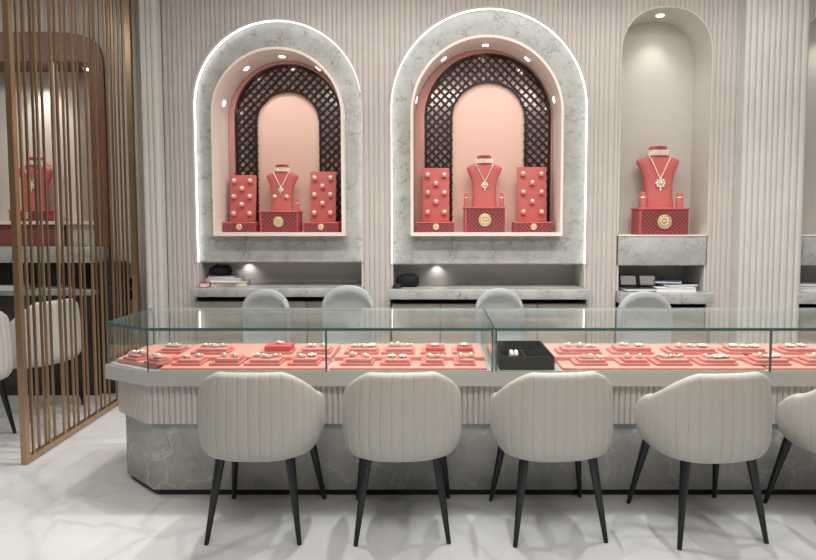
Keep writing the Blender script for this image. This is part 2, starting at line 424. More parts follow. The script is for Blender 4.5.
for px, P, zz_ in ((248, A1, at(278, 262, YW)[1]), (437, A2, at(488, 264, YW)[1])):
    spot((at(px, 266, 5.36)[0], 5.345, zz_-.02), (at(px, 266, 5.36)[0], 5.40, zz_-.2), 1.1, 110, 1, .01)
# plain niches (third, and a fourth cut off by the picture's edge)
def plain_niche(P, label, nm, n_doors):
    cx = (P[0][0]+P[-1][0])/2; l, r = P[0][0], P[-1][0]
    zt, zl = at(661, 235, YW-.01)[1], at(661, 265, YW-.01)[1]
    t = thing('plain_display_niche', label, 'display niche', (cx, 5.05, 0)); off = Matrix.Translation((-cx, -5.05, 0))
    def part(name, bm, m, par=None): bm.transform(off); return obj(name, bm, m, par or t)
    Pn = [(x, max(z, zt)) for x, z in P]
    part('edge_trim', ring(B(), grow(Pn, .012), Pn, 4.982, 5.0, closed=False), M['plaster'])
    part('lining', ring(B(), grow(Pn, .004), Pn, 5.0, 5.33, closed=False), M['plaster'])
    part('back_panel', plate(B(), grow(Pn, .02), 5.33, 5.35), M['plaster'])
    part('stone_ledge', bx(l+.002, r-.002, 4.985, 5.33, zl, zt-.012, bev=.003), M['stone'])
    part('ledge_plate', bx(l+.002, r-.002, 4.98, 5.33, zt-.011, zt, bev=.002), M['frame'])
    c = Vector((cx, 5.15, max(z for _, z in P)))
    d = part('downlight', cone(B(), c+Vector((0, 0, -.001)), c+Vector((0, 0, -.01)), .046, .042, 20), M['trimw'])
    part('lens', cone(B(), c+Vector((0, 0, -.009)), c+Vector((0, 0, -.012)), .033, .033, 20), M['lamp'], d)
    spot(c+Vector((0, 0, -.03)), (cx, 5.24, 1.3), 8, 95, .9, .03)
    return t, zt, zl
t3, zt3, zl3 = plain_niche(A3, 'plain cream niche with rounded top and one red bust, right of the pink arches', '', 1)
plain_niche(A4, 'plain niche at the far right edge, beyond the fluted pillar', '', 1)
zs3 = at(661, 293.5, 4.86)[1]; zs3b = at(661, 304, 4.86)[1]
for P, nm in ((A3, 'plain cream niche'), (A4, 'niche beyond the fluted pillar')):
    recess_and_base(P, zs3b, zs3, 0, nm, 2)
    tag(obj('shelf_recess', recess_lining(P, zs3+.002, zl3-.002, yf=5.0), M['recess']), 'taupe open recess below the '+nm, 'recess')

# ------------------------------------------------------------------ jewellery props
def medallion(par, y, z, r):
    bm = B(); lathe(bm, [(r*.2, 0), (r*.92, -.002), (r, -.005), (r, -.009), (r*.88, -.011), (r*.84, -.007), (r*.3, -.007), (r*.1, -.007)], (0, y, z), 28, 'Y')
    for k in range(10):
        a = 2*PI*k/10; sph(bm, (r*.55*math.cos(a), y-.009, z+r*.55*math.sin(a)), r*.2, 1, .35, 1, 8, 6)
    sph(bm, (0, y-.010, z), r*.22, 1, .4, 1)
    for k in range(16):
        a = 2*PI*k/16; sph(bm, (r*.98*math.cos(a), y-.007, z+r*.98*math.sin(a)), r*.1, 1, .5, 1, 6, 5)
    return obj('medallion', bm, M['gold'], par)
def plinth(label, loc, w, d, h, med_r, rz=0):
    t = thing('display_box', label, 'display box', loc, rz)
    obj('body', bx(-w/2+.008, w/2-.008, -d/2+.008, d/2-.008, 0, h-.016, bev=.003), M['reddark'], t)
    obj('patterned_front', bx(-w/2+.03, w/2-.016, -d/2+.002, -d/2+.0075, .006, h-.022), M['redpat'], t)
    obj('lid', bx(-w/2, w/2, -d/2, d/2, h-.015, h, bev=.004), M['red'], t)
    medallion(t, -d/2+.001, h*.48, med_r)
    return t
def neck_bust(label, loc, s=1.0, rz=0):
    t = thing('necklace_bust', label, 'necklace bust', loc, rz)
    sec = [(0, .112, .05, 0), (.03, .110, .05, 0), (.10, .104, .046, .006), (.18, .106, .044, .012), (.25, .120, .046, .018), (.30, .142, .048, .022), (.335, .158, .048, .026), (.352, .158, .046, .028),
           (.366, .140, .045, .03), (.376, .108, .045, .03), (.386, .084, .045, .03), (.40, .070, .045, .03), (.425, .064, .045, .028), (.45, .064, .046, .026)]
    bm = B(); rings = []; n = 28
    for z, a, b, y in sec:
        rg = []
        for k in range(n):
            q = 2*PI*k/n; ca, sa = math.cos(q), math.sin(q)
            rg.append(bm.verts.new((a*math.copysign(abs(ca)**.75, ca)*s, (y+b*math.copysign(abs(sa)**.8, sa))*s, z*s)))
        rings.append(rg)
    for a, b in zip(rings, rings[1:]):
        for k in range(n): bm.faces.new((a[k], a[(k+1) % n], b[(k+1) % n], b[k]))
    bm.faces.new(rings[0]); bm.faces.new(rings[-1])
    obj('torso', bm, M['red'], t, ang=60)
    obj('neck_cap', lathe(B(), [(.058*s, 0), (.062*s, .004), (.05*s, .009)], (0, .026*s, .4505*s), 20), M['red'], t)
    return t
def necklace(label, loc, s=1.0, drop=.17, pr=.026):
    t = thing('necklace', label, 'necklace', loc)
    bm = B()
    for j, zz in enumerate((.395, .408, .421)):
        a = .0735 - j*.002; b = .051
        for k in range(44):
            q = 2*PI*k/44; ca, sa = math.cos(q), math.sin(q)
            sph(bm, ((a+.004)*math.copysign(abs(ca)**.9, ca)*s, (.029+(b+.004)*math.copysign(abs(sa)**.9, sa))*s, zz*s), .0075*s, u=6, v=5)
    obj('pearl_choker', bm, M['pearl'], t)
    bm = B(); zb = .375-drop
    for sg in (-1, 1):
        pts = []
        for i in range(15):
            f = i/14; z = .385+(zb-.385)*f
            pts.append((sg*.082*(1-f)**1.05*s, (-.022-.008*f-.006)*s if f > .1 else (-.018)*s, z*s))
        for p, q in zip(pts, pts[1:]):
            m_ = Vector(p).lerp(Vector(q), .5); sph(bm, p, .0058*s, u=6, v=5); sph(bm, m_, .005*s, u=6, v=5)
    obj('chain', bm, M['jewel'], t)
    bm = B(); c = (0, -.04*s, (zb-pr*.8)*s)
    lathe(bm, [(pr*.3*s, 0), (pr*.8*s, -.003), (pr*.7*s, -.007), (pr*.2*s, -.008)], c, 18, 'Y')
    for k in range(8):
        a = 2*PI*k/8; sph(bm, (c[0]+pr*.8*s*math.cos(a), c[1]-.004, c[2]+pr*.8*s*math.sin(a)), pr*.3*s, 1, .5, 1, 8, 6)
    sph(bm, (c[0], c[1]-.008, c[2]), pr*.35*s, 1, .6, 1); sph(bm, (c[0], c[1]-.003, c[2]-pr*1.35*s), pr*.25*s, 1, .6, 1.5)
    obj('pendant', bm, M['jewel'], t)
    return t
def ring_stand(label, loc, h=.1, s=1.0):
    t = thing('ring_stand', label, 'ring stand', loc)
    obj('post', lathe(B(), [(.026*s, 0), (.026*s, h*.62), (.023*s, h*.66), (.022*s, h*.7), (.021*s, h*.9), (.015*s, h*.97), (.005*s, h)], n=18), M['red'], t)
    obj('collar', torus(B(), (0, 0, h*.64), .0245*s, .004*s), M['jewel'], t)
    return t
def ear_board(label, loc, w, h, bw, bd, bh, lean, short):
    """an upright board of eight stud blocks on a low box"""
    t = thing('earring_stand', label, 'earring stand', loc)
    obj('base', bx(-bw/2+.006, bw/2-.006, -bd/2+.006, bd/2-.006, 0, bh-.014, bev=.003), M['reddark'], t)
    obj('patterned_front', bx(-bw/2+.014, bw/2-.014, -bd/2+.001, -bd/2+.0055, .005, bh-.018), M['redpat'], t)
    obj('lid', bx(-bw/2, bw/2, -bd/2, bd/2, bh-.013, bh, bev=.003), M['red'], t)
    medallion(t, -bd/2, bh*.5, bh*.3)
    rot = Matrix.Translation((0, 0, bh)) @ Matrix.Rotation(-lean, 4, 'X')
    bm = bx(-w/2, w/2, 0, .03, .002, h, bev=.004); bm.transform(rot); obj('board', bm, M['red'], t)
    pos = [(-.31, .86, 'upper left'), (.31, .86, 'upper right'), (0, .70, 'upper middle'), (-.31, .53, 'centre left'), (.31, .53, 'centre right'), (0, .36, 'lower middle'), (-.31, .17, 'lower left'), (.31, .17, 'lower right')]
    for fx, fz, where in pos:
        bm = bx(-.019, .019, -.028, -.001, -.019, .019, bev=.004); bm.transform(rot @ Matrix.Translation((fx*w, 0, fz*h))); obj('stud_block', bm, M['padtop'], t)
        p = rot @ Vector((fx*w, -.03, fz*h))
        e = stud_proto.copy(); COL.objects.link(e); e.location = Vector(loc)+p; e.scale = (1.2, 1.2, 1.2)
        tag(e, 'pale stud earring on the %s block of the %s' % (where, short), 'earring', 'stud earrings on the earring stands')
    return t
bm = B(); sph(bm, (0, -.004, .003), .011, 1, .6, 1)
for k in range(6): sph(bm, (.011*math.cos(k*PI/3), -.002, .003+.011*math.sin(k*PI/3)), .006, 1, .6, 1, 6, 5)
stud_proto = obj('stud_earring', bm, M['jewel'])

YN = 5.19
def zfloor(): return at(278, 232.5, 4.965)[1]+.001
zf = zfloor()
k_ = YN/F
def X(px): return at(px, 200, YN)[0]
# left niche
ear_board('coral earring stand at the left of the smaller pink arch', (X(242), YN, zf), .225, .415, .285, .17, .088, .10, 'left stand, smaller arch')
ear_board('coral earring stand at the right of the smaller pink arch', (X(322.5), YN, zf), .225, .445, .31, .17, .088, .10, 'right stand, smaller arch')
plinth('dark red patterned box under the bust in the smaller pink arch', (X(281), YN+.0, zf), .345, .19, .185, .044)
neck_bust('coral necklace bust in the smaller pink arch', (X(281.5), YN+.02, zf+.186), .88)
necklace('pearl choker and gold pendant necklace on the bust in the smaller arch', (X(281.5), YN+.02, zf+.186), .88, .15)
for sx, w in ((-1, 'left'), (1, 'right')):
    e = stud_proto.copy(); COL.objects.link(e); e.location = (X(281.5)+sx*.052, YN+.02-.046, zf+.186+.12)
    e.scale = (1.15,)*3
    tag(e, 'silver stud earring pinned to the smaller arch bust, %s side' % w, 'earring', 'studs on the bust')
ring_stand('small coral ring stand beside the bust in the smaller pink arch', (X(296.5)+.01, YN-.01, zf+.186), .105, .72)
# middle niche
ear_board('coral earring stand at the left of the larger pink arch', (X(436), YN, zf), .235, .475, .33, .17, .09, .10, 'left stand, larger arch')
ear_board('coral earring stand at the right of the larger pink arch', (X(532.3), YN, zf), .255, .485, .345, .17, .09, .10, 'right stand, larger arch')
plinth('dark red patterned box under the bust in the larger pink arch', (X(484), YN, zf), .365, .20, .218, .054)
neck_bust('coral necklace bust in the larger pink arch', (X(484.5), YN+.02, zf+.219), .98)
necklace('pearl choker and gold flower necklace on the bust in the larger arch', (X(484.5), YN+.02, zf+.219), .98, .16, .03)
ring_stand('coral ring stand left of the bust in the larger pink arch', (X(466), YN-.02, zf+.219), .125, .8)
ring_stand('coral ring stand right of the bust in the larger pink arch', (X(501.5), YN-.02, zf+.219), .125, .8)
# right niche
z3 = zt3+.001; Y3 = 5.16
def X3(px): return at(px, 200, Y3)[0]
plinth('dark red patterned box under the bust in the plain cream niche', (X3(660), Y3, z3), .44, .22, .23, .06)
neck_bust('large coral necklace bust in the plain cream niche', (X3(659), Y3+.02, z3+.231), 1.17)
necklace('pearl choker and large gold flower pendant on the bust in the cream niche', (X3(659), Y3+.02, z3+.231), 1.17, .165, .036)
ring_stand('coral ring stand left of the bust in the plain cream niche', (X3(641.5), Y3-.03, z3+.231), .14, 1.15)
ring_stand('coral ring stand right of the bust in the plain cream niche', (X3(678), Y3-.03, z3+.231), .14, 1.15)

# ------------------------------------------------------------------ things lying in the recesses
def booklet(name, label, cat, x, y, z, w, d, h, rz, cover, pages='paper', group=None):
    t = thing(name, label, cat, (x, y, z), rz, group)
    obj('cover', box(bx(-w/2, w/2, -d/2, d/2, 0, h*.14), -w/2, w/2, -d/2, d/2, h*.86, h), M[cover], t, smooth=False)
    obj('pages', bx(-w/2+.004, w/2-.004, -d/2+.004, d/2-.004, h*.14, h*.86), M[pages], t)
    return t
zl1 = at(280, 289, 4.86)[1]+.001; zl2 = at(490, 290, 4.86)[1]+.001
xa = at(222, 280, 5.1)[0]
booklet('book', 'thick cream book at the bottom of the pile under the smaller arch', 'book', xa+.06, 5.16, zl1, .30, .21, .035, .12, 'papercream', 'papercream')
booklet('book', 'grey covered book second in the pile under the smaller arch', 'book', xa+.02, 5.13, zl1+.036, .27, .2, .03, -.05, 'paper')
booklet('notepad', 'grey notepad on top of the book pile under the smaller arch', 'notepad', xa, 5.13, zl1+.067, .22, .17, .02, .1, 'greyc')
booklet('notepad', 'small red notepad beside the cream book under the smaller arch', 'notepad', at(201, 280, 5.02)[0]+.045, 4.99, zl1, .06, .1, .045, .1, 'bookred')
def pouch(label, x, y, z, w, d, h, lumps, hd=True):
    t = thing('black_pouch', label, 'pouch', (x, y, z))
    bm = bmesh.new(); bmesh.ops.create_icosphere(bm, subdivisions=3, radius=1)
    rnd = random.Random(3)
    off = [(rnd.uniform(-1, 1), rnd.uniform(-1, 1), rnd.uniform(0, 1), rnd.uniform(.1, .25)) for _ in range(9)]
    for v in bm.verts:
        k = 1+sum(a*math.exp(-((v.co.x-px)**2+(v.co.y-py)**2+(v.co.z-pz)**2)*5) for px, py, pz, a in off)
        zz = v.co.z*k
        v.co = (v.co.x*k*w/2, v.co.y*k*d/2, max(zz, -.55)*h*.6+h*.33)
    obj('body', bm, M['blacksoft'], t, ang=80)
    if hd: obj('strap', tube(B(), [(-w*.3, -d*.3, h*.5), (-w*.2, -d*.42, h*.95), (0, -d*.4, h*1.08), (w*.2, -d*.4, h*.9), (w*.3, -d*.3, h*.45)], .006), M['black'], t)
    return t
pouch('soft black pouch on the book pile under the smaller arch', xa-.03, 5.15, zl1+.088, .2, .12, .09, 0)
x2a = at(405, 280, 5.05)[0]
pouch('crumpled black pouch at the left end of the shelf under the larger arch', x2a+.02, 5.12, zl2, .2, .13, .12, 0)
obj_c = tag(obj('coiled_cable', torus(torus(B(), (0, 0, .012), .035, .009, n=18), (.004, 0, .028), .032, .008, n=18), M['black']), 'coiled black cable beside the pouch under the larger arch', 'cable')
obj_c.location = (at(393.5, 283, 4.96)[0]+.03, 4.98, zl2+.001)
def X5(px): return at(px, 280, 5.08)[0]
zz = zs3+.001
booklet('magazine', 'open edged white magazine at the left bottom of the cream niche recess', 'magazine', X5(637), 5.08, zz, .27, .2, .03, .08, 'black')
booklet('magazine', 'white paper stack at the right bottom of the cream niche recess', 'magazine', X5(672), 5.08, zz, .33, .24, .035, -.06, 'paper')
booklet('folder', 'black folder lying on the white stack in the cream niche recess', 'folder', X5(678), 5.1, zz+.036, .28, .2, .028, .18, 'black')
booklet('folder', 'blue folder on top of the black folder in the cream niche recess', 'folder', X5(668), 5.1, zz+.065, .22, .16, .02, -.25, 'paperblue')
t = thing('brochure_holder', 'black framed pair of tilted grey brochures in the cream niche recess', 'brochure', (X5(640), 5.12, zz+.033), -.08)
for k in (-1, 1):
    bm = bx(-.075, .075, -.004, .004, 0, .105); bm.transform(Matrix.Translation((k*.082, 0, .0)) @ Matrix.Rotation(-.5, 4, 'X')); p = obj('panel', bm, M['black'], t)
    bm = bx(-.064, .064, -.0065, -.0042, .01, .095); bm.transform(Matrix.Translation((k*.082, 0, .0)) @ Matrix.Rotation(-.5, 4, 'X')); obj('page', bm, M['greyc' if 0 else 'paper'], p)
booklet('magazine', 'white paper stack in the recess beyond the fluted pillar', 'magazine', x4l+.17, 5.08, zz, .28, .22, .04, .06, 'paper')
booklet('folder', 'dark folder on the papers in the recess beyond the fluted pillar', 'folder', x4l+.17, 5.1, zz+.041, .26, .2, .03, -.1, 'greyc')

# ------------------------------------------------------------------ the counter
DZ, FB, GZ = .695, .616, .928
GX = at(147, 350, 3.06)[0]; LX = at(109, 345, 3.25)[0]
XR, YB = 3.0, 3.80
XJ = at(494.5, 340, 3.06)[0]
def outline(fx, fy, lx, ly, yb, xr, cr=.25):
    return [(fx, fy), (xr-cr, fy), (xr, fy+(ly-fy)), (xr, yb), (lx, yb), (lx, ly)]
ct = thing('jewellery_counter', 'long white and grey stone jewellery counter carrying the glass cases', 'counter', (.7, 3.45, 0))
off = Matrix.Translation((-.7, -3.45, 0))
def cpart(name, bm, m, **k): bm.transform(off); return obj(name, bm, m, ct, **k)
bX = fl(159, 494.6)[0]; bY = fl(159, 494.6)[1]; lX, lY = fl(132, 478)
cpart('kick_plate', slab(B(), outline(bX, bY, lX, lY, YB-.1, XR-.12), 0, .035), M['black'])
cpart('stone_base', slab(B(), outline(bX-.02, bY-.015, lX-.02, lY-.01, YB-.08, XR-.1), .035, .405), M['basestone'])
O = outline(bX-.035, bY-.03, lX-.045, lY-.02, YB-.07, XR-.09)
bm = slab(B(), outline(bX-.02, bY-.012, lX-.03, lY-.005, YB-.09, XR-.11), .4055, FB-.001)
def flutes_along(bm, p, q, z0, z1, pitch=.03, depth=.012):
    p, q = Vector((p[0], p[1], 0)), Vector((q[0], q[1], 0)); L_ = (q-p).length; n = round(L_/pitch); d = (q-p)/L_; nrm = Vector((d.y, -d.x, 0))
    for i in range(n):
        pr = []
        for u, dd in ((0, 0), (.08, .6), (.3, .95), (.5, 1), (.7, .95), (.92, .6), (1, 0)):
            c = p+d*((i+u)*L_/n)+nrm*(dd*depth); pr.append((bm.verts.new((c.x, c.y, z0)), bm.verts.new((c.x, c.y, z1))))
        for a, b in zip(pr, pr[1:]): bm.faces.new((a[0], b[0], b[1], a[1]))
        bm.faces.new([a for a, _ in pr]); bm.faces.new([b for _, b in pr])
flutes_along(bm, O[0], O[1], .4055, FB-.001); flutes_along(bm, O[5], O[0], .4055, FB-.001); flutes_along(bm, O[4], O[5], .4055, FB-.001)
cpart('fluted_band', bm, M['flute'], ang=70)
dl = fl(104.5, 364.5, DZ)
TO = outline(fl(146.5, 372, DZ)[0], 3.05, dl[0], dl[1], YB, XR)
bm = slab(B(), TO, FB, DZ); bmesh.ops.bevel(bm, geom=list(bm.edges), offset=.004, segments=2, affect='EDGES')
cpart('countertop', bm, M['fascia'])

# glass cases
T = .008
def pane(name, P, z0, z1, par, edges=True):
    """a thick sheet standing on a plan line p->q"""
    (x0, y0), (x1, y1) = P
    d = Vector((x1-x0, y1-y0, 0)).normalized(); n = Vector((-d.y, d.x, 0))*T
    bm = slab(B(), [(x0, y0), (x1, y1), (x1+n.x, y1+n.y), (x0+n.x, y0+n.y)], z0, z1)
    bm.transform(Matrix.Translation(-par.location))
    bm.faces.ensure_lookup_table()
    for f in bm.faces:
        f.normal_update()
        w = min(e.calc_length() for e in f.edges)
        f.material_index = 1 if w < T*1.5 else 0
    return obj(name, bm, [M['glass'], M['seal']], par, smooth=False)
def lid(name, P, z0, z1, par):
    bm = slab(B(), P, z0, z1); bm.transform(Matrix.Translation(-par.location))
    for f in bm.faces:
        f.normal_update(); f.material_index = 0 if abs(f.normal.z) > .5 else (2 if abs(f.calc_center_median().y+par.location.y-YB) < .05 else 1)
    return obj(name, bm, [M['glass'], M['edge'], M['edgeglint']], par, smooth=False)
GF, GB = 3.06, YB-.03
GLY = dl[1]+.02
zg0, zg1 = DZ+.001, GZ-.017
ca = thing('glass_display_case', 'left glass jewellery case with a slanted corner on the counter', 'display case', (-.5, 3.4, DZ))
cb = thing('glass_display_case', 'right glass jewellery case holding the black tray', 'display case', (1.7, 3.4, DZ))
XS1 = at(326, 350, 3.06)[0]; XS2 = at(771, 350, 3.06)[0]
g = .005
pane('front_pane', ((GX+.004, GF), (XS1-g, GF)), zg0, zg1, ca); pane('front_pane', ((XS1+g, GF), (XJ-.006, GF)), zg0, zg1, ca)
pane('corner_pane', ((LX+.001, GLY-.004), (GX-.002, GF+.001)), zg0, zg1, ca)
pane('end_pane', ((LX, GB-.012), (LX, GLY+.004)), zg0, zg1, ca)
pane('back_pane', ((XS1-g, GB), (LX+.01, GB)), zg0, zg1, ca); pane('back_pane', ((XJ-.016, GB), (XS1+g, GB)), zg0, zg1, ca)
pane('end_pane', ((XJ-.006, GF+.01), (XJ-.006, GB)), zg0, zg1, ca)
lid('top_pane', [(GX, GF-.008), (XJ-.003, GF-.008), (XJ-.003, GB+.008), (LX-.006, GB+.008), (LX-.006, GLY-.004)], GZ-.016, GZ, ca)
pane('front_pane', ((XJ+.006, GF), (XS2-g, GF)), zg0, zg1, cb); pane('front_pane', ((XS2+g, GF), (XR-.1, GF)), zg0, zg1, cb)
pane('end_pane', ((XJ+.014, GF+.01), (XJ+.014, GB-.01)), zg0, zg1, cb); pane('end_pane', ((XR-.09, GF), (XR-.09, GB-.01)), zg0, zg1, cb)
pane('back_pane', ((XS2-g, GB), (XJ+.016, GB)), zg0, zg1, cb); pane('back_pane', ((XR-.1, GB), (XS2+g, GB)), zg0, zg1, cb)
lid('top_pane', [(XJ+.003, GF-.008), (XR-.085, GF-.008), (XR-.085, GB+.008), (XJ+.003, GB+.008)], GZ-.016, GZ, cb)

for par_, xs_ in ((ca, XS1), (cb, XS2)):
    bm = bx(xs_-.0045, xs_+.0045, GF-.0012, GF+T+.0012, zg0, zg1); bm.transform(Matrix.Translation(-par_.location)); obj('glass_joint', bm, M['seal'], par_)
# pink boards, pads, jewels
YR = fl(408, 357.5, DZ+.03)[1]
def board(label, P_front, P_back, h0=.012, h1=.032):
    t = thing('display_board', label, 'display board', (sum(p[0] for p in P_front)/len(P_front), YR, DZ+.001), 0, 'pink boards in the glass cases')
    for nm, P, h in (('front_step', P_front, h0), ('back_step', P_back, h1)):
        bm = slab(B(), P, 0, h); bm.transform(Matrix.Translation((-t.location.x, -t.location.y, 0)))
        bmesh.ops.bevel(bm, geom=list(bm.edges), offset=.003, segments=2, affect='EDGES')
        obj(nm, bm, M['pinkboard'], t)
    return t
y0b, y1b = 3.085, 3.615
def bxx(px, py): return fl(px, py, DZ+.01)[0]
def rect(xa_, xb_, ya, yb): return [(xa_, ya), (xb_, ya), (xb_, yb), (xa_, yb)]
x1 = bxx(152, 371)+.015; x2 = bxx(325, 371); x3 = XJ-.035
t = thing('display_board', 'pink corner board behind the slanted pane of the left case', 'display board', (LX+.15, YR, DZ+.001), 0, 'pink boards in the glass cases')
bm = slab(B(), [(LX+.03, GLY+.03), (x1-.03, y0b+.03), (x1-.03, y1b), (LX+.03, y1b)], 0, .02); bm.transform(Matrix.Translation((-LX-.15, -YR, 0)))
bmesh.ops.bevel(bm, geom=list(bm.edges), offset=.003, segments=2, affect='EDGES'); obj('padded_top', bm, M['pinkboard'], t)
board('pink board at the middle of the left case', rect(x1, x2-.012, y0b, YR-.003), rect(x1, x2-.012, YR, y1b))
board('pink board at the right end of the left case', rect(x2+.012, x3, y0b, YR-.003), rect(x2+.012, x3, YR, y1b))
xb0 = bxx(565, 371); xb1 = XS2-.01
board('pink board beside the black tray in the right case', rect(xb0, xb1, y0b, YR-.003), rect(xb0-.03, xb1, YR, y1b))
board('pink board right of the glass joint in the right case', rect(xb1+.02, XR-.13, y0b, YR-.003), rect(xb1+.02, XR-.13, YR, y1b))

def jewel_meshes():
    out = []
    bm = B(); torus(bm, (0, .003, .0075), .0095, .0024, 'Z', 16, 6); sph(bm, (0, -.008, .011), .0075, u=8, v=6)
    for k in range(6): sph(bm, (.009*math.cos(k*PI/3), -.008+.008*math.sin(k*PI/3), .0085), .0045, u=6, v=4)
    sph(bm, (.0, .013, .007), .005, u=6, v=4)
    out.append(('ring', 'ring', bm))
    bm = B(); sph(bm, (0, 0, .008), .007, 1, 1, .8)
    for k in range(6): sph(bm, (.011*math.cos(k*PI/3), .011*math.sin(k*PI/3), .006), .0065, 1, 1, .7, 8, 5)
    out.append(('flower_earring', 'earring', bm))
    bm = B(); sph(bm, (0, 0, .009), .011, 1.2, .8, .7)
    for k in range(7): sph(bm, (-.018+.006*k, .012*math.sin(k*.9), .006), .0048, u=6, v=5)
    sph(bm, (.02, -.004, .008), .007, u=8, v=6)
    out.append(('pendant', 'pendant', bm))
    return [(n, c, obj(n, b, M['jewel'])) for n, c, b in out]
protos = jewel_meshes(); used = [False]*3
ORD = ['first', 'second', 'third', 'fourth', 'fifth', 'sixth', 'seventh', 'eighth', 'ninth']
def pad(label, short, x, y, z, w, d, n, rz=0, tall=0, redtop=False, seed=0):
    t = thing('jewellery_pad', label, 'jewellery pad', (x, y, z), rz, 'velvet pads in the glass cases')
    obj('base', bx(-w/2, w/2, -d/2, d/2, 0, .014, bev=.003), M['pad'], t)
    ox = .006
    obj('cushion', bx(-w/2+.022+ox, w/2-.014+ox, -d/2+.012, d/2-.010, .0142, .03+tall, bev=.005), M['padred' if redtop else 'padtop'], t)
    rnd = random.Random(seed); places = {1: ['middle'], 2: ['left', 'right'], 3: ['left', 'middle', 'right']}[n]
    c_, s_ = math.cos(rz), math.sin(rz)
    for k, pl in enumerate(places):
        u = ((k+.5)/n-.5)*(w*.74)+ox; v = rnd.uniform(-.012, .02)
        i = rnd.randrange(3); nm, cat, pr = protos[i]
        if used[i]: e = pr.copy(); COL.objects.link(e)
        else: e = pr; used[i] = True
        e.location = (x+u*c_-v*s_, y+u*s_+v*c_, z+.0305+tall); e.rotation_euler = (0, 0, rnd.uniform(-.9, .9)); q = rnd.uniform(1.2, 1.4) if i == 2 else rnd.uniform(1.45, 1.75); e.scale = (q, q, q)
        tag(e, 'pale gold %s, %s piece on the %s' % (nm.replace('_', ' '), pl, short), cat, 'jewellery on the pads')
    return t
zfr, zbk = DZ+.001+.0125, DZ+.001+.0325
YFp, YBp = (y0b+YR)/2+.022, YR+.12
def pxX(px, y, z):
    # world X of a pixel column at depth y, height z
    py = 360
    for _ in range(6):
        xx, zz_ = at(px, py, y); py += (zz_-z)*F/y
    return at(px, py, y)[0]
sd = 10
def row(lst, y, z, caserow, lab):
    global sd
    for i, (a, b, n, tall, rd) in enumerate(lst):
        xa_, xb_ = pxX(a, y, z), pxX(b, y, z); sd += 1
        o = ORD[i]
        pad('rose jewellery pad, %s from left in the %s' % (o, lab), '%s pad, %s' % (o, caserow), (xa_+xb_)/2, y, z, xb_-xa_, .125, n, 0, tall, rd, sd)
row([(195, 231, 3, 0, 0), (262, 294, 1, .016, 1), (299, 332, 2, 0, 0), (346, 379, 3, 0, 0), (382, 415, 3, 0, 0), (421, 446, 1, .006, 1), (452, 474, 1, .006, 1)], YBp, zbk, 'back row, left case', 'back row of the left case')
row([(176, 205, 2, 0, 0), (213, 243, 2, .006, 0), (247, 283, 3, 0, 0), (290, 320, 2, .004, 0), (342, 374, 2, .004, 0), (381, 411, 2, 0, 0), (421, 444, 2, 0, 0), (454, 475, 2, 0, 0)], YFp, zfr, 'front row, left case', 'front row of the left case')
row([(556, 599, 3, 0, 0), (609, 650, 2, .006, 0), (664, 713, 3, 0, 0), (722, 762, 3, 0, 0), (778, 812, 2, 0, 0)], YBp, zbk, 'back row, right case', 'back row of the right case')
row([(572, 605, 3, 0, 0), (617, 646, 2, 0, 0), (652, 688, 3, 0, 0), (695, 733, 3, 0, 0), (747, 785, 3, 0, 0), (798, 835, 2, 0, 0)], YFp, zfr, 'front row, right case', 'front row of the right case')
zc0 = DZ+.0215
for i, (px, py, w, d, n, rz, lb, sh) in enumerate(((173, 350, .15, .12, 2, 0, 'rose pad at the back of the slanted corner of the left case', 'back corner pad, left case'),
        (137, 357, .12, .09, 2, -.5, 'rose pad at the far left of the slanted corner, left case', 'far left corner pad, left case'),
        (158, 361, .12, .09, 3, -.5, 'rose pad just behind the slanted pane of the left case', 'pad behind slanted pane, left case'))):
    x_, y_ = fl(px, py, zc0+.01); pad(lb, sh, x_, y_, zc0, w, d, n, rz, 0, False, 71+i)
# black tray
tx0, tx1 = XJ+.02, bxx(556.5, 368)
t = thing('jewellery_tray', 'black compartment tray at the left end of the right case', 'tray', ((tx0+tx1)/2, 3.3, DZ+.001))
w = (tx1-tx0)/2-.012; dd = .21; hh = .072
bm = B(); box(bm, -w, w, -dd, dd, 0, .008)
for a in ((-w, w, -dd, -dd+.008), (-w, w, dd-.008, dd), (-w, -w+.008, -dd+.008, dd-.008), (w-.008, w, -dd+.008, dd-.008)): box(bm, *a, .008, hh)
obj('shell', bm, M['traycol'], t, smooth=False)
obj('divider', bx(-w+.009, w-.009, -.004, .004, .0085, hh-.012), M['blacksoft'], t); obj('divider', bx(-.004, .004, -dd+.009, -.0045, .0085, hh-.012), M['blacksoft'], t)
t2 = tag(obj('bracelet', torus(torus(B(), (0, 0, .008), .026, .011, 'X', 16, 8), (.026, 0, .008), .026, .011, 'X', 16, 8), M['pearl']), 'pale bracelet standing in the black tray', 'bracelet')
t2.location = ((tx0+tx1)/2-.07, 3.21, DZ+.0105+.0295)

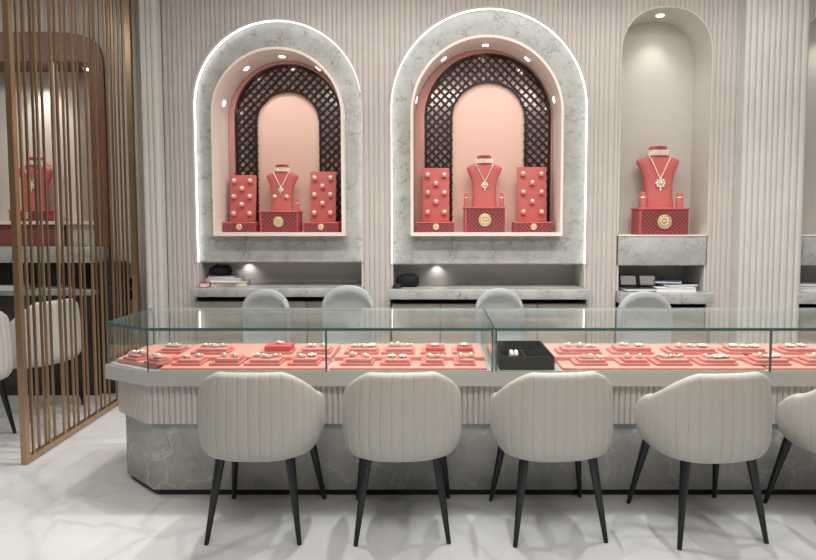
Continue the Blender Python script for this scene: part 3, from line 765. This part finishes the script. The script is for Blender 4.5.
# ------------------------------------------------------------------ tub chairs
def tub_shell(top=.805, bot=.385, a=.285, b=.26, front=133, nch=26):
    bm = B(); per = 8; nc = nch*per
    def plan(th, sc):                                # th=0 at the back (-Y)
        s_, c_ = math.sin(th), math.cos(th); e = 2/2.7
        return Vector((a*sc*math.copysign(abs(s_)**e, s_), -b*sc*math.copysign(abs(c_)**e, c_), 0))
    def topz(th):
        d = abs(math.degrees(th)); x = min(max((d-27)/(front-27), 0), 1); x = x**1.35
        return top-(top-.51)*x
    cols = []
    TH = [math.radians(-front+2*front*j/2000) for j in range(2001)]; acc = [0.0]
    for p_, q_ in zip(TH, TH[1:]): acc.append(acc[-1]+(plan(q_, 1)-plan(p_, 1)).length)
    ths = []; w_ = 0
    for j in range(nc+1):
        g_ = acc[-1]*j/nc
        while w_ < 1999 and acc[w_+1] < g_: w_ += 1
        ths.append(TH[w_]+(TH[w_+1]-TH[w_])*(g_-acc[w_])/(acc[w_+1]-acc[w_]))
    for j in range(nc+1):
        th = ths[j]; zt = topz(th); u = (j % per)/per
        bul = .0022*(1-abs(2*u-1)**3) if j % per else -.0022
        d = abs(math.degrees(th)); tk = .062*(1-.45*max(0, (d-100)/(front-100)))
        nrm = plan(th, 1.0).normalized(); col = []
        ro = tk/2
        R = 11
        for i in range(R+1):                          # outside, bottom to lip
            q = i/R; tt = q**1.25; z = bot+tt*(zt-ro-bot)
            ff = min(1, (z-bot)/.11); sc = .77+.23*math.sqrt(max(0, 1-(1-ff)**2)); sc *= 1-.05*max(0, (z-.55)/.25)**1.5
            fade = min(1, (z-bot)/.03+.15)
            p = plan(th, sc)+nrm*(bul*fade); col.append(Vector((p.x, p.y, z)))
        pt = col[-1].copy()
        for k in range(1, 6):                         # round lip
            q = PI*k/6; p = pt-nrm*(ro-ro*math.cos(q)); col.append(Vector((p.x, p.y, zt-ro+ro*math.sin(q))))
        inn = pt-nrm*(2*ro)
        for i in range(6):
            q = i/5; z = (zt-ro)+(.40-(zt-ro))*q; p = inn-nrm*(.03*q); col.append(Vector((p.x, p.y, z)))
        cols.append([bm.verts.new(p) for p in col])
    m = len(cols[0])
    for A_, B_ in zip(cols, cols[1:]):
        for i in range(m-1): bm.faces.new((A_[i], B_[i], B_[i+1], A_[i+1]))
    for c in (cols[0], cols[-1]):                     # arm ends
        bm.faces.new(c)
    bm.faces.new([c[0] for c in cols]) 
    return bm
def tub_chair(label, loc, rz, body, top=.805):
    t = thing('tub_chair', label, 'chair', loc, rz, None)
    obj('shell', tub_shell(top), body, t, ang=50)
    bm = B(); P = []
    for k in range(40):
        q = 2*PI*k/40; c_, s_ = math.cos(q), math.sin(q); P.append((.205*math.copysign(abs(c_)**.7, c_), .02+.215*math.copysign(abs(s_)**.7, s_)))
    slab(bm, P, .388, .47); bmesh.ops.bevel(bm, geom=[e for e in bm.edges if abs(e.verts[0].co.z-e.verts[1].co.z) < .001], offset=.025, segments=3, affect='EDGES')
    obj('seat', bm, body, t, ang=60)
    bm = B(); slab(bm, [(x*.72, (y-.01)*.66) for x, y in P], .366, .387); obj('seat_base', bm, M['black'], t)
    for sx, y0, y1, xf in ((-1, -.15, -.207, .214), (1, -.15, -.207, .214), (-1, .15, .245, .243), (1, .15, .245, .243)):
        obj('leg', cone(B(), (sx*(xf-.052), y0, .385), (sx*xf, y1, 0), .023, .0105, 18), M['blackleg'], t)
    return t
CY_ = 2.835
def cxs(bl, br, fl_, fr):
    xb_ = (fl(bl, 545)[0]+fl(br, 545)[0])/2; xf = (fl(fl_, 498)[0]+fl(fr, 498)[0])/2
    return (xb_+xf)/2, -math.atan2(xf-xb_, .455)
spots = [(210, 299, 237, 325), (358, 447, 358, 449), (514, 609, 490, 581), (681, 771, 630, 720)]
labs = ['leftmost beige channel-back tub chair at the counter, before the slanted corner', 'beige channel-back tub chair second from left, below the left case',
        'beige channel-back tub chair in front of the black tray', 'beige channel-back tub chair in front of the fluted pillar']
proto = None
for s_, lb in zip(spots, labs):
    x, rz = cxs(*s_); rz *= 1.0 if x < 1 else 1.25
    if proto is None:
        proto = tub_chair(lb, (x-.008, CY_, 0), rz, M['chair']); proto['group'] = 'tub chairs along the counter'; kx, krz = x, rz
    else: dup(proto, (x-(.02 if x > 1 else 0), CY_-(.015 if x > 1 else 0), 0), rz, lb, 'tub chairs along the counter')
    lastx = x
    print('chair', lb[:20], round(x, 3), round(math.degrees(rz), 1))
dup(proto, (at(816, 300, 2.86)[0]+.15, CY_-.02, 0), math.radians(6), 'beige tub chair cut off by the right edge of the picture', 'tub chairs along the counter')

# staff chairs behind the counter
def staff_chair(label, loc, rz, wid=.37, top=.97):
    t = thing('staff_chair', label, 'chair', loc, rz)
    bm = B(); w = wid/2; zt = top; rows = []
    # a round-topped dished back facing -Y
    n = 26; front = []; P = arch(-w, w, .47, zt, n=n, e=2.2)
    def layer(k, y): return [bm.verts.new((x*k, y+.25*(x*x), .47+(z-.47)*(k if z > .48 else 1))) for x, z in P]
    a0, a1, a2, a3, a4 = layer(.8, .03), layer(.86, .018), layer(.93, 0), layer(1.0, .012), layer(1.0, .06)
    a5 = layer(.94, .075)
    for A_, B_ in ((a0, a1), (a1, a2), (a2, a3), (a3, a4), (a4, a5)):
        for i in range(len(P)-1): bm.faces.new((A_[i], A_[i+1], B_[i+1], B_[i]))
        bm.faces.new((A_[0], B_[0], B_[-1], A_[-1]))
    bm.faces.new(a0); bm.faces.new(a5)
    bm.transform(Matrix.Translation((0, .17, 0))); obj('backrest', bm, M['staff'], t, ang=60)
    obj('seat', bx(-.22, .22, -.24, .2, .43, .50, bev=.03), M['staff'], t)
    obj('back_support', bx(-.05, .05, .2, .235, .40, .5, bev=.005), M['black'], t)
    obj('seat_base', bx(-.17, .17, -.18, .215, .40, .428), M['black'], t)
    for sx in (-1, 1):
        for y0, y1 in ((-.16, -.21), (.15, .2)): obj('leg', cone(B(), (sx*.15, y0, .405), (sx*.2, y1, 0), .018, .011, 12), M['blackleg'], t)
    return t
YS = 4.38
for px, top_y, wpx, lb in ((264, 290, 48, 'pale grey round-backed staff chair behind the counter, leftmost'), (347, 286, 54, 'pale grey round-backed staff chair behind the counter, second from left'),
                          (500, 289, 49, 'pale grey round-backed staff chair below the larger pink arch'), (647, 292, 56, 'pale grey round-backed staff chair below the plain cream niche')):
    xx, zt_ = at(px, top_y, YS+.17)
    staff_chair(lb, (xx, YS, 0), 0, wpx*(YS+.17)/F, zt_)['group'] = 'staff chairs behind the counter'

# ------------------------------------------------------------------ brass screen
sn = Vector((*fl(24, 465.5), 0)); sf = Vector((at(140, 390, 5.13)[0], 5.13, 0))
sd_ = (sf-sn); SL = sd_.length; ang = math.atan2(sd_.y, sd_.x)
sc = thing('room_divider', 'tall brass screen of slim vertical tubes left of the counter', 'screen', tuple(sn), ang)
obj('bottom_rail', bx(.041, SL-.041, -.018, .018, .004, .044), M['brass'], sc); obj('top_rail', bx(.041, SL-.041, -.018, .018, CEIL-.06, CEIL-.02), M['brass'], sc)
obj('post', bx(0, .04, -.017, .017, 0, CEIL-.001), M['brass'], sc); obj('post', bx(SL-.04, SL, -.0225, .0225, 0, CEIL-.001), M['brass'], sc)
def on_screen(px, v):                                # distance along the screen where its plane (offset v) crosses a pixel column at y~200
    dx = (px-CX)/F; n = Vector((-sd_.y, sd_.x, 0))/SL*v
    a, b = sn+n, sd_/SL
    # (a.x+s b.x) = dx*(a.y+s b.y)
    return (dx*a.y-a.x)/(b.x-dx*b.y)
bars = [(25, .014, 0), (31, .012, 1), (38, .010, 1), (42, .012, 0), (47.5, .010, 1), (57.5, .020, 0), (62, .010, 1), (68, .011, 0), (72, .010, 1), (79, .012, 0), (83, .009, 1), (91, .018, 0), (95.5, .010, 1), (100, .012, 0),
        (104.5, .010, 1), (112, .012, 0), (116, .010, 1), (119, .012, 0), (123, .010, 1), (127, .014, 0), (133, .012, 1), (137, .012, 0), (141, .012, 1)]
for px, w, back in bars:
    v = -.011 if not back else .011
    s_ = on_screen(px, v)
    if .06 < s_ < SL-.06:
        obj('bar', bx(s_-w*.6, s_+w*.6, v-.0062, v+.0062, .0441, CEIL-.0601), M['brass' if not back else 'brassdark'], sc)

# ------------------------------------------------------------------ room beyond the screen
YL = 5.2
def lx(px, Y=YL): return at(px, 100, Y)[0]
bm = B()
Lh = arch(lx(-70), lx(106), 0, at(50, 33, YL)[1], e=5.0, R=.45)
flute_strips(bm, -5.6, Lh[0][0], YL, zero); gl = top_of(Lh)
flute_strips(bm, Lh[0][0], Lh[-1][0], YL, lambda x: gl(x)); flute_strips(bm, Lh[-1][0], PLX0+.0, YL, zero)
struct('wall_alcove', bm, M['flute'], ang=70)
struct('wall_return', bx(PLX0, PLX0+.02, 5.0, 5.75, 0, CEIL), M['plaster'])
zst, zsb = at(50, 247, 5.05)[1], at(50, 262, 5.05)[1]
pt = thing('portal_niche', 'burgundy brown framed wall niche beyond the brass screen', 'display niche', ((Lh[0][0]+Lh[-1][0])/2, YL, 0))
po = Matrix.Translation((-pt.location.x, -YL, 0))
def pp(name, bm, m): bm.transform(po); return obj(name, bm, m, pt)
Po = [(x, max(z, zst)) for x, z in Lh]
ztp = at(50, 62, YL)[1]; Pi2 = arch(lx(-40), lx(92), zst, ztp, e=14, R=.12)
pp('frame', ring(B(), Po, Pi2, YL-.03, YL+.12, closed=False), M['portal'])
pp('back_panel', bx(Lh[0][0], lx(54), YL+.34, YL+.36, zst, ztp+.1), M['cream'])
pp('bronze_panel', bx(lx(54), Lh[-1][0], YL+.34, YL+.36, zst, ztp+.1), M['mirror'])
pp('mullion', bx(lx(50), lx(55.5), YL+.0, YL+.05, zst, ztp), M['frame'])
zled = at(50, 221, YL)[1]
pp('ledge', bx(lx(-40)+.002, lx(92)-.002, YL+.051, YL+.335, zled-.03, zled), M['frame'])
pp('burgundy_panel', bx(lx(-40)+.002, lx(50), YL+.09, YL+.1, zst, zled-.031), M['burgundy'])
pp('grey_panel', bx(lx(55.5), lx(92)-.002, YL+.09, YL+.1, zst, zled-.031), M['recess'])
pp('soffit', bx(Lh[0][0], Lh[-1][0], YL+.121, YL+.335, ztp, ztp+.04), M['portal'])
pp('side_lining', bx(lx(92), lx(92)+.03, YL+.121, YL+.335, zst, ztp-.001), M['portal'])
spot((lx(22), YL+.2, ztp-.06), (lx(22), YL+.26, 1.4), 14, 100, .9); spot((lx(75), YL+.18, ztp-.06), (lx(75), YL+.26, 1.4), 4, 90, .9)
dn = pp('downlight', cone(B(), (lx(76), YL+.2, ztp-.001), (lx(76), YL+.2, ztp-.012), .05, .045, 18), M['trimw'])
obj('lens', cone(B(), (lx(76)-pt.location.x, .2, ztp-.012), (lx(76)-pt.location.x, .2, ztp-.016), .036, .036, 18), M['lamp'], dn)
xq = at(33, 200, YL+.16)[0]
plinth('coral box on the white ledge beyond the brass screen', (xq, YL+.18, zled+.001), .36, .2, .10, .03)
neck_bust('coral necklace bust behind the brass screen', (xq-.005, YL+.2, zled+.102), 1.04)
necklace('pale choker and pendant on the bust behind the brass screen', (xq-.005, YL+.2, zled+.102), 1.04, .15)
tag(obj('stone_shelf', bx(Lh[0][0]+.01, lx(104), 4.95, YL+.05, zsb, zst-.001, bev=.004), M['stone']), 'grey stone shelf behind the brass screen', 'shelf')
# dark cabinet with open recess under it, and the low worktop
zd = at(40, 291, 4.9)[1]
cbx = thing('base_cabinet', 'dark cabinet with open recess below the stone shelf behind the screen', 'cabinet', (-4.0, 5.2, 0))
o2 = Matrix.Translation((4.0, -5.2, 0))
def kp(n, b, m): b.transform(o2); return obj(n, b, m, cbx)
xr_ = lx(104); xl_ = Lh[0][0]+.01
kp('body', bx(xl_, xr_, 4.96, 5.6, 0, zd-.041), M['darkcab']); kp('recess_back', bx(xl_, xr_, 5.5, 5.6, zd-.04, zsb-.001), M['recessdark'])
kp('worktop', bx(xl_, xr_, 4.9, 5.49, zd-.04, zd, bev=.003), M['basestone'])
kp('side_panel', bx(xr_-.03, xr_, 4.98, 5.49, zd+.001, zsb-.001), M['darkcab'])
for k in range(4): kp('door', bx(xr_-.6*(k+1)+.004, xr_-.6*k-.004, 4.94, 4.958, .08, zd-.05), M['darkcab'])
bb = thing('equipment_box', 'black equipment box standing in the dark recess behind the screen', 'box', (at(89, 275, 5.15)[0], 5.15, zd+.001))
obj('case', bx(-.06, .06, -.1, .1, 0, .215, bev=.004), M['black'], bb); obj('front_plate', bx(-.05, .05, -.106, -.1005, .02, .19), M['blacksoft'], bb)
booklet('magazine', 'white papers lying on the worktop behind the brass screen', 'magazine', at(5, 288, 5.05)[0], 5.05, zd+.001, .3, .22, .025, .1, 'paper')
booklet('folder', 'dark folder on the worktop beside the black box behind the screen', 'folder', at(56, 288, 5.02)[0], 5.04, zd+.001, .24, .2, .02, -.2, 'greyc')
# tall dark cabinet end beside the wall, and two black switches on the fluted wall
xta, xtb = lx(104)+.012, lx(125)
wc = thing('tall_cabinet', 'dark brown cabinet end between the stone shelf and fluted wall, behind the screen', 'cabinet', ((xta+xtb)/2, 5.1, 0))
hw = (xtb-xta)/2; zc_ = at(125, 262, 5.05)[1]
obj('body', bx(-hw, hw, -.08, .08, 0, zc_), M['darkcab'], wc)
obj('door', bx(-hw+.003, hw-.003, -.1, -.0805, .05, zc_-.18), M['darkcab'], wc); obj('door', bx(-hw+.003, hw-.003, -.1, -.0805, zc_-.174, zc_-.003), M['darkcab'], wc)
for py, nm in ((283, 'upper'), (295, 'lower')):
    q_ = at(130.5, py, 5.18)
    sw = thing('wall_switch', '%s of two small black switches on the fluted wall beside the brass screen' % nm, 'switch', (q_[0], 5.18, q_[1]))
    obj('plate', bx(-.03, .03, 0, .012, -.042, .042, bev=.006), M['black'], sw); obj('rocker', bx(-.015, .015, -.006, -.0005, -.024, .024, bev=.002), M['blacksoft'], sw)

white = tub_chair('cream tub chair nearest the brass screen in the next room', (-3.22, 3.94, 0), math.radians(68), M['chairw'], .88); white['group'] = 'cream chairs beyond the screen'
dup(white, (-3.12, 4.58, 0), math.radians(70), 'cream tub chair farther from the camera behind the brass screen', 'cream chairs beyond the screen')

# ------------------------------------------------------------------ ceiling lights
def ceiling_light(label, x, y, sx, sy, w):
    t = thing('ceiling_light', label, 'ceiling light', (x, y, CEIL))
    bm = B(); 
    for a in ((-sx/2-.03, sx/2+.03, -sy/2-.03, -sy/2), (-sx/2-.03, sx/2+.03, sy/2, sy/2+.03), (-sx/2-.03, -sx/2, -sy/2, sy/2), (sx/2, sx/2+.03, -sy/2, sy/2)): box(bm, *a, -.03, -.001)
    obj('frame', bm, M['trimw'], t, smooth=False); obj('diffuser', bx(-sx/2, sx/2, -sy/2, sy/2, -.012, -.001), M['panel'], t)
    area((x, y, CEIL-.035), sx, sy, w)
for k, (x_, nm) in enumerate(((-1.22, 'slanted corner of the left case'), (-.2, 'middle of the left case'), (.8, 'black tray'), (1.8, 'right case before the fluted pillar'), (2.8, 'far right end of the counter'))):
    t = thing('ceiling_downlight', 'round recessed ceiling downlight above the '+nm, 'ceiling light', (x_, 3.5, CEIL), 0, 'downlights above the counter')
    obj('trim_ring', ring(B(), [(.085*math.cos(2*PI*q/32), .085*math.sin(2*PI*q/32)) for q in range(32)], [(.06*math.cos(2*PI*q/32), .06*math.sin(2*PI*q/32)) for q in range(32)], 0, .012), M['trimw'], t).rotation_euler = (-PI/2, 0, 0)
    obj('lens', cone(B(), (0, 0, -.001), (0, 0, -.006), .058, .058, 28), M['lamp'], t)
    spot((x_, 3.5, CEIL-.03), (x_, 3.45, 0), 125, 112, 1.0, .045, (1, .992, .98))
ceiling_light('added long slim light above the staff aisle to brighten the arch wall', .75, 4.02, 4.4, .08, 50)  # unseen strip, added to brighten the fluted wall
ceiling_light('broad ceiling light panel above the customer floor', .6, .9, 4.6, 1.0, 76)
ceiling_light('ceiling light panel above the room beyond the screen', -4.0, 3.6, 1.6, .8, 26)
W = bpy.data.worlds.new('world'); S.world = W; W.use_nodes = True
W.node_tree.nodes['Background'].inputs[0].default_value = (1, .97, .93, 1); W.node_tree.nodes['Background'].inputs[1].default_value = .3
# the stud prototype becomes an earring of its own on the smaller arch's bust
bpy.data.objects.remove(stud_proto)
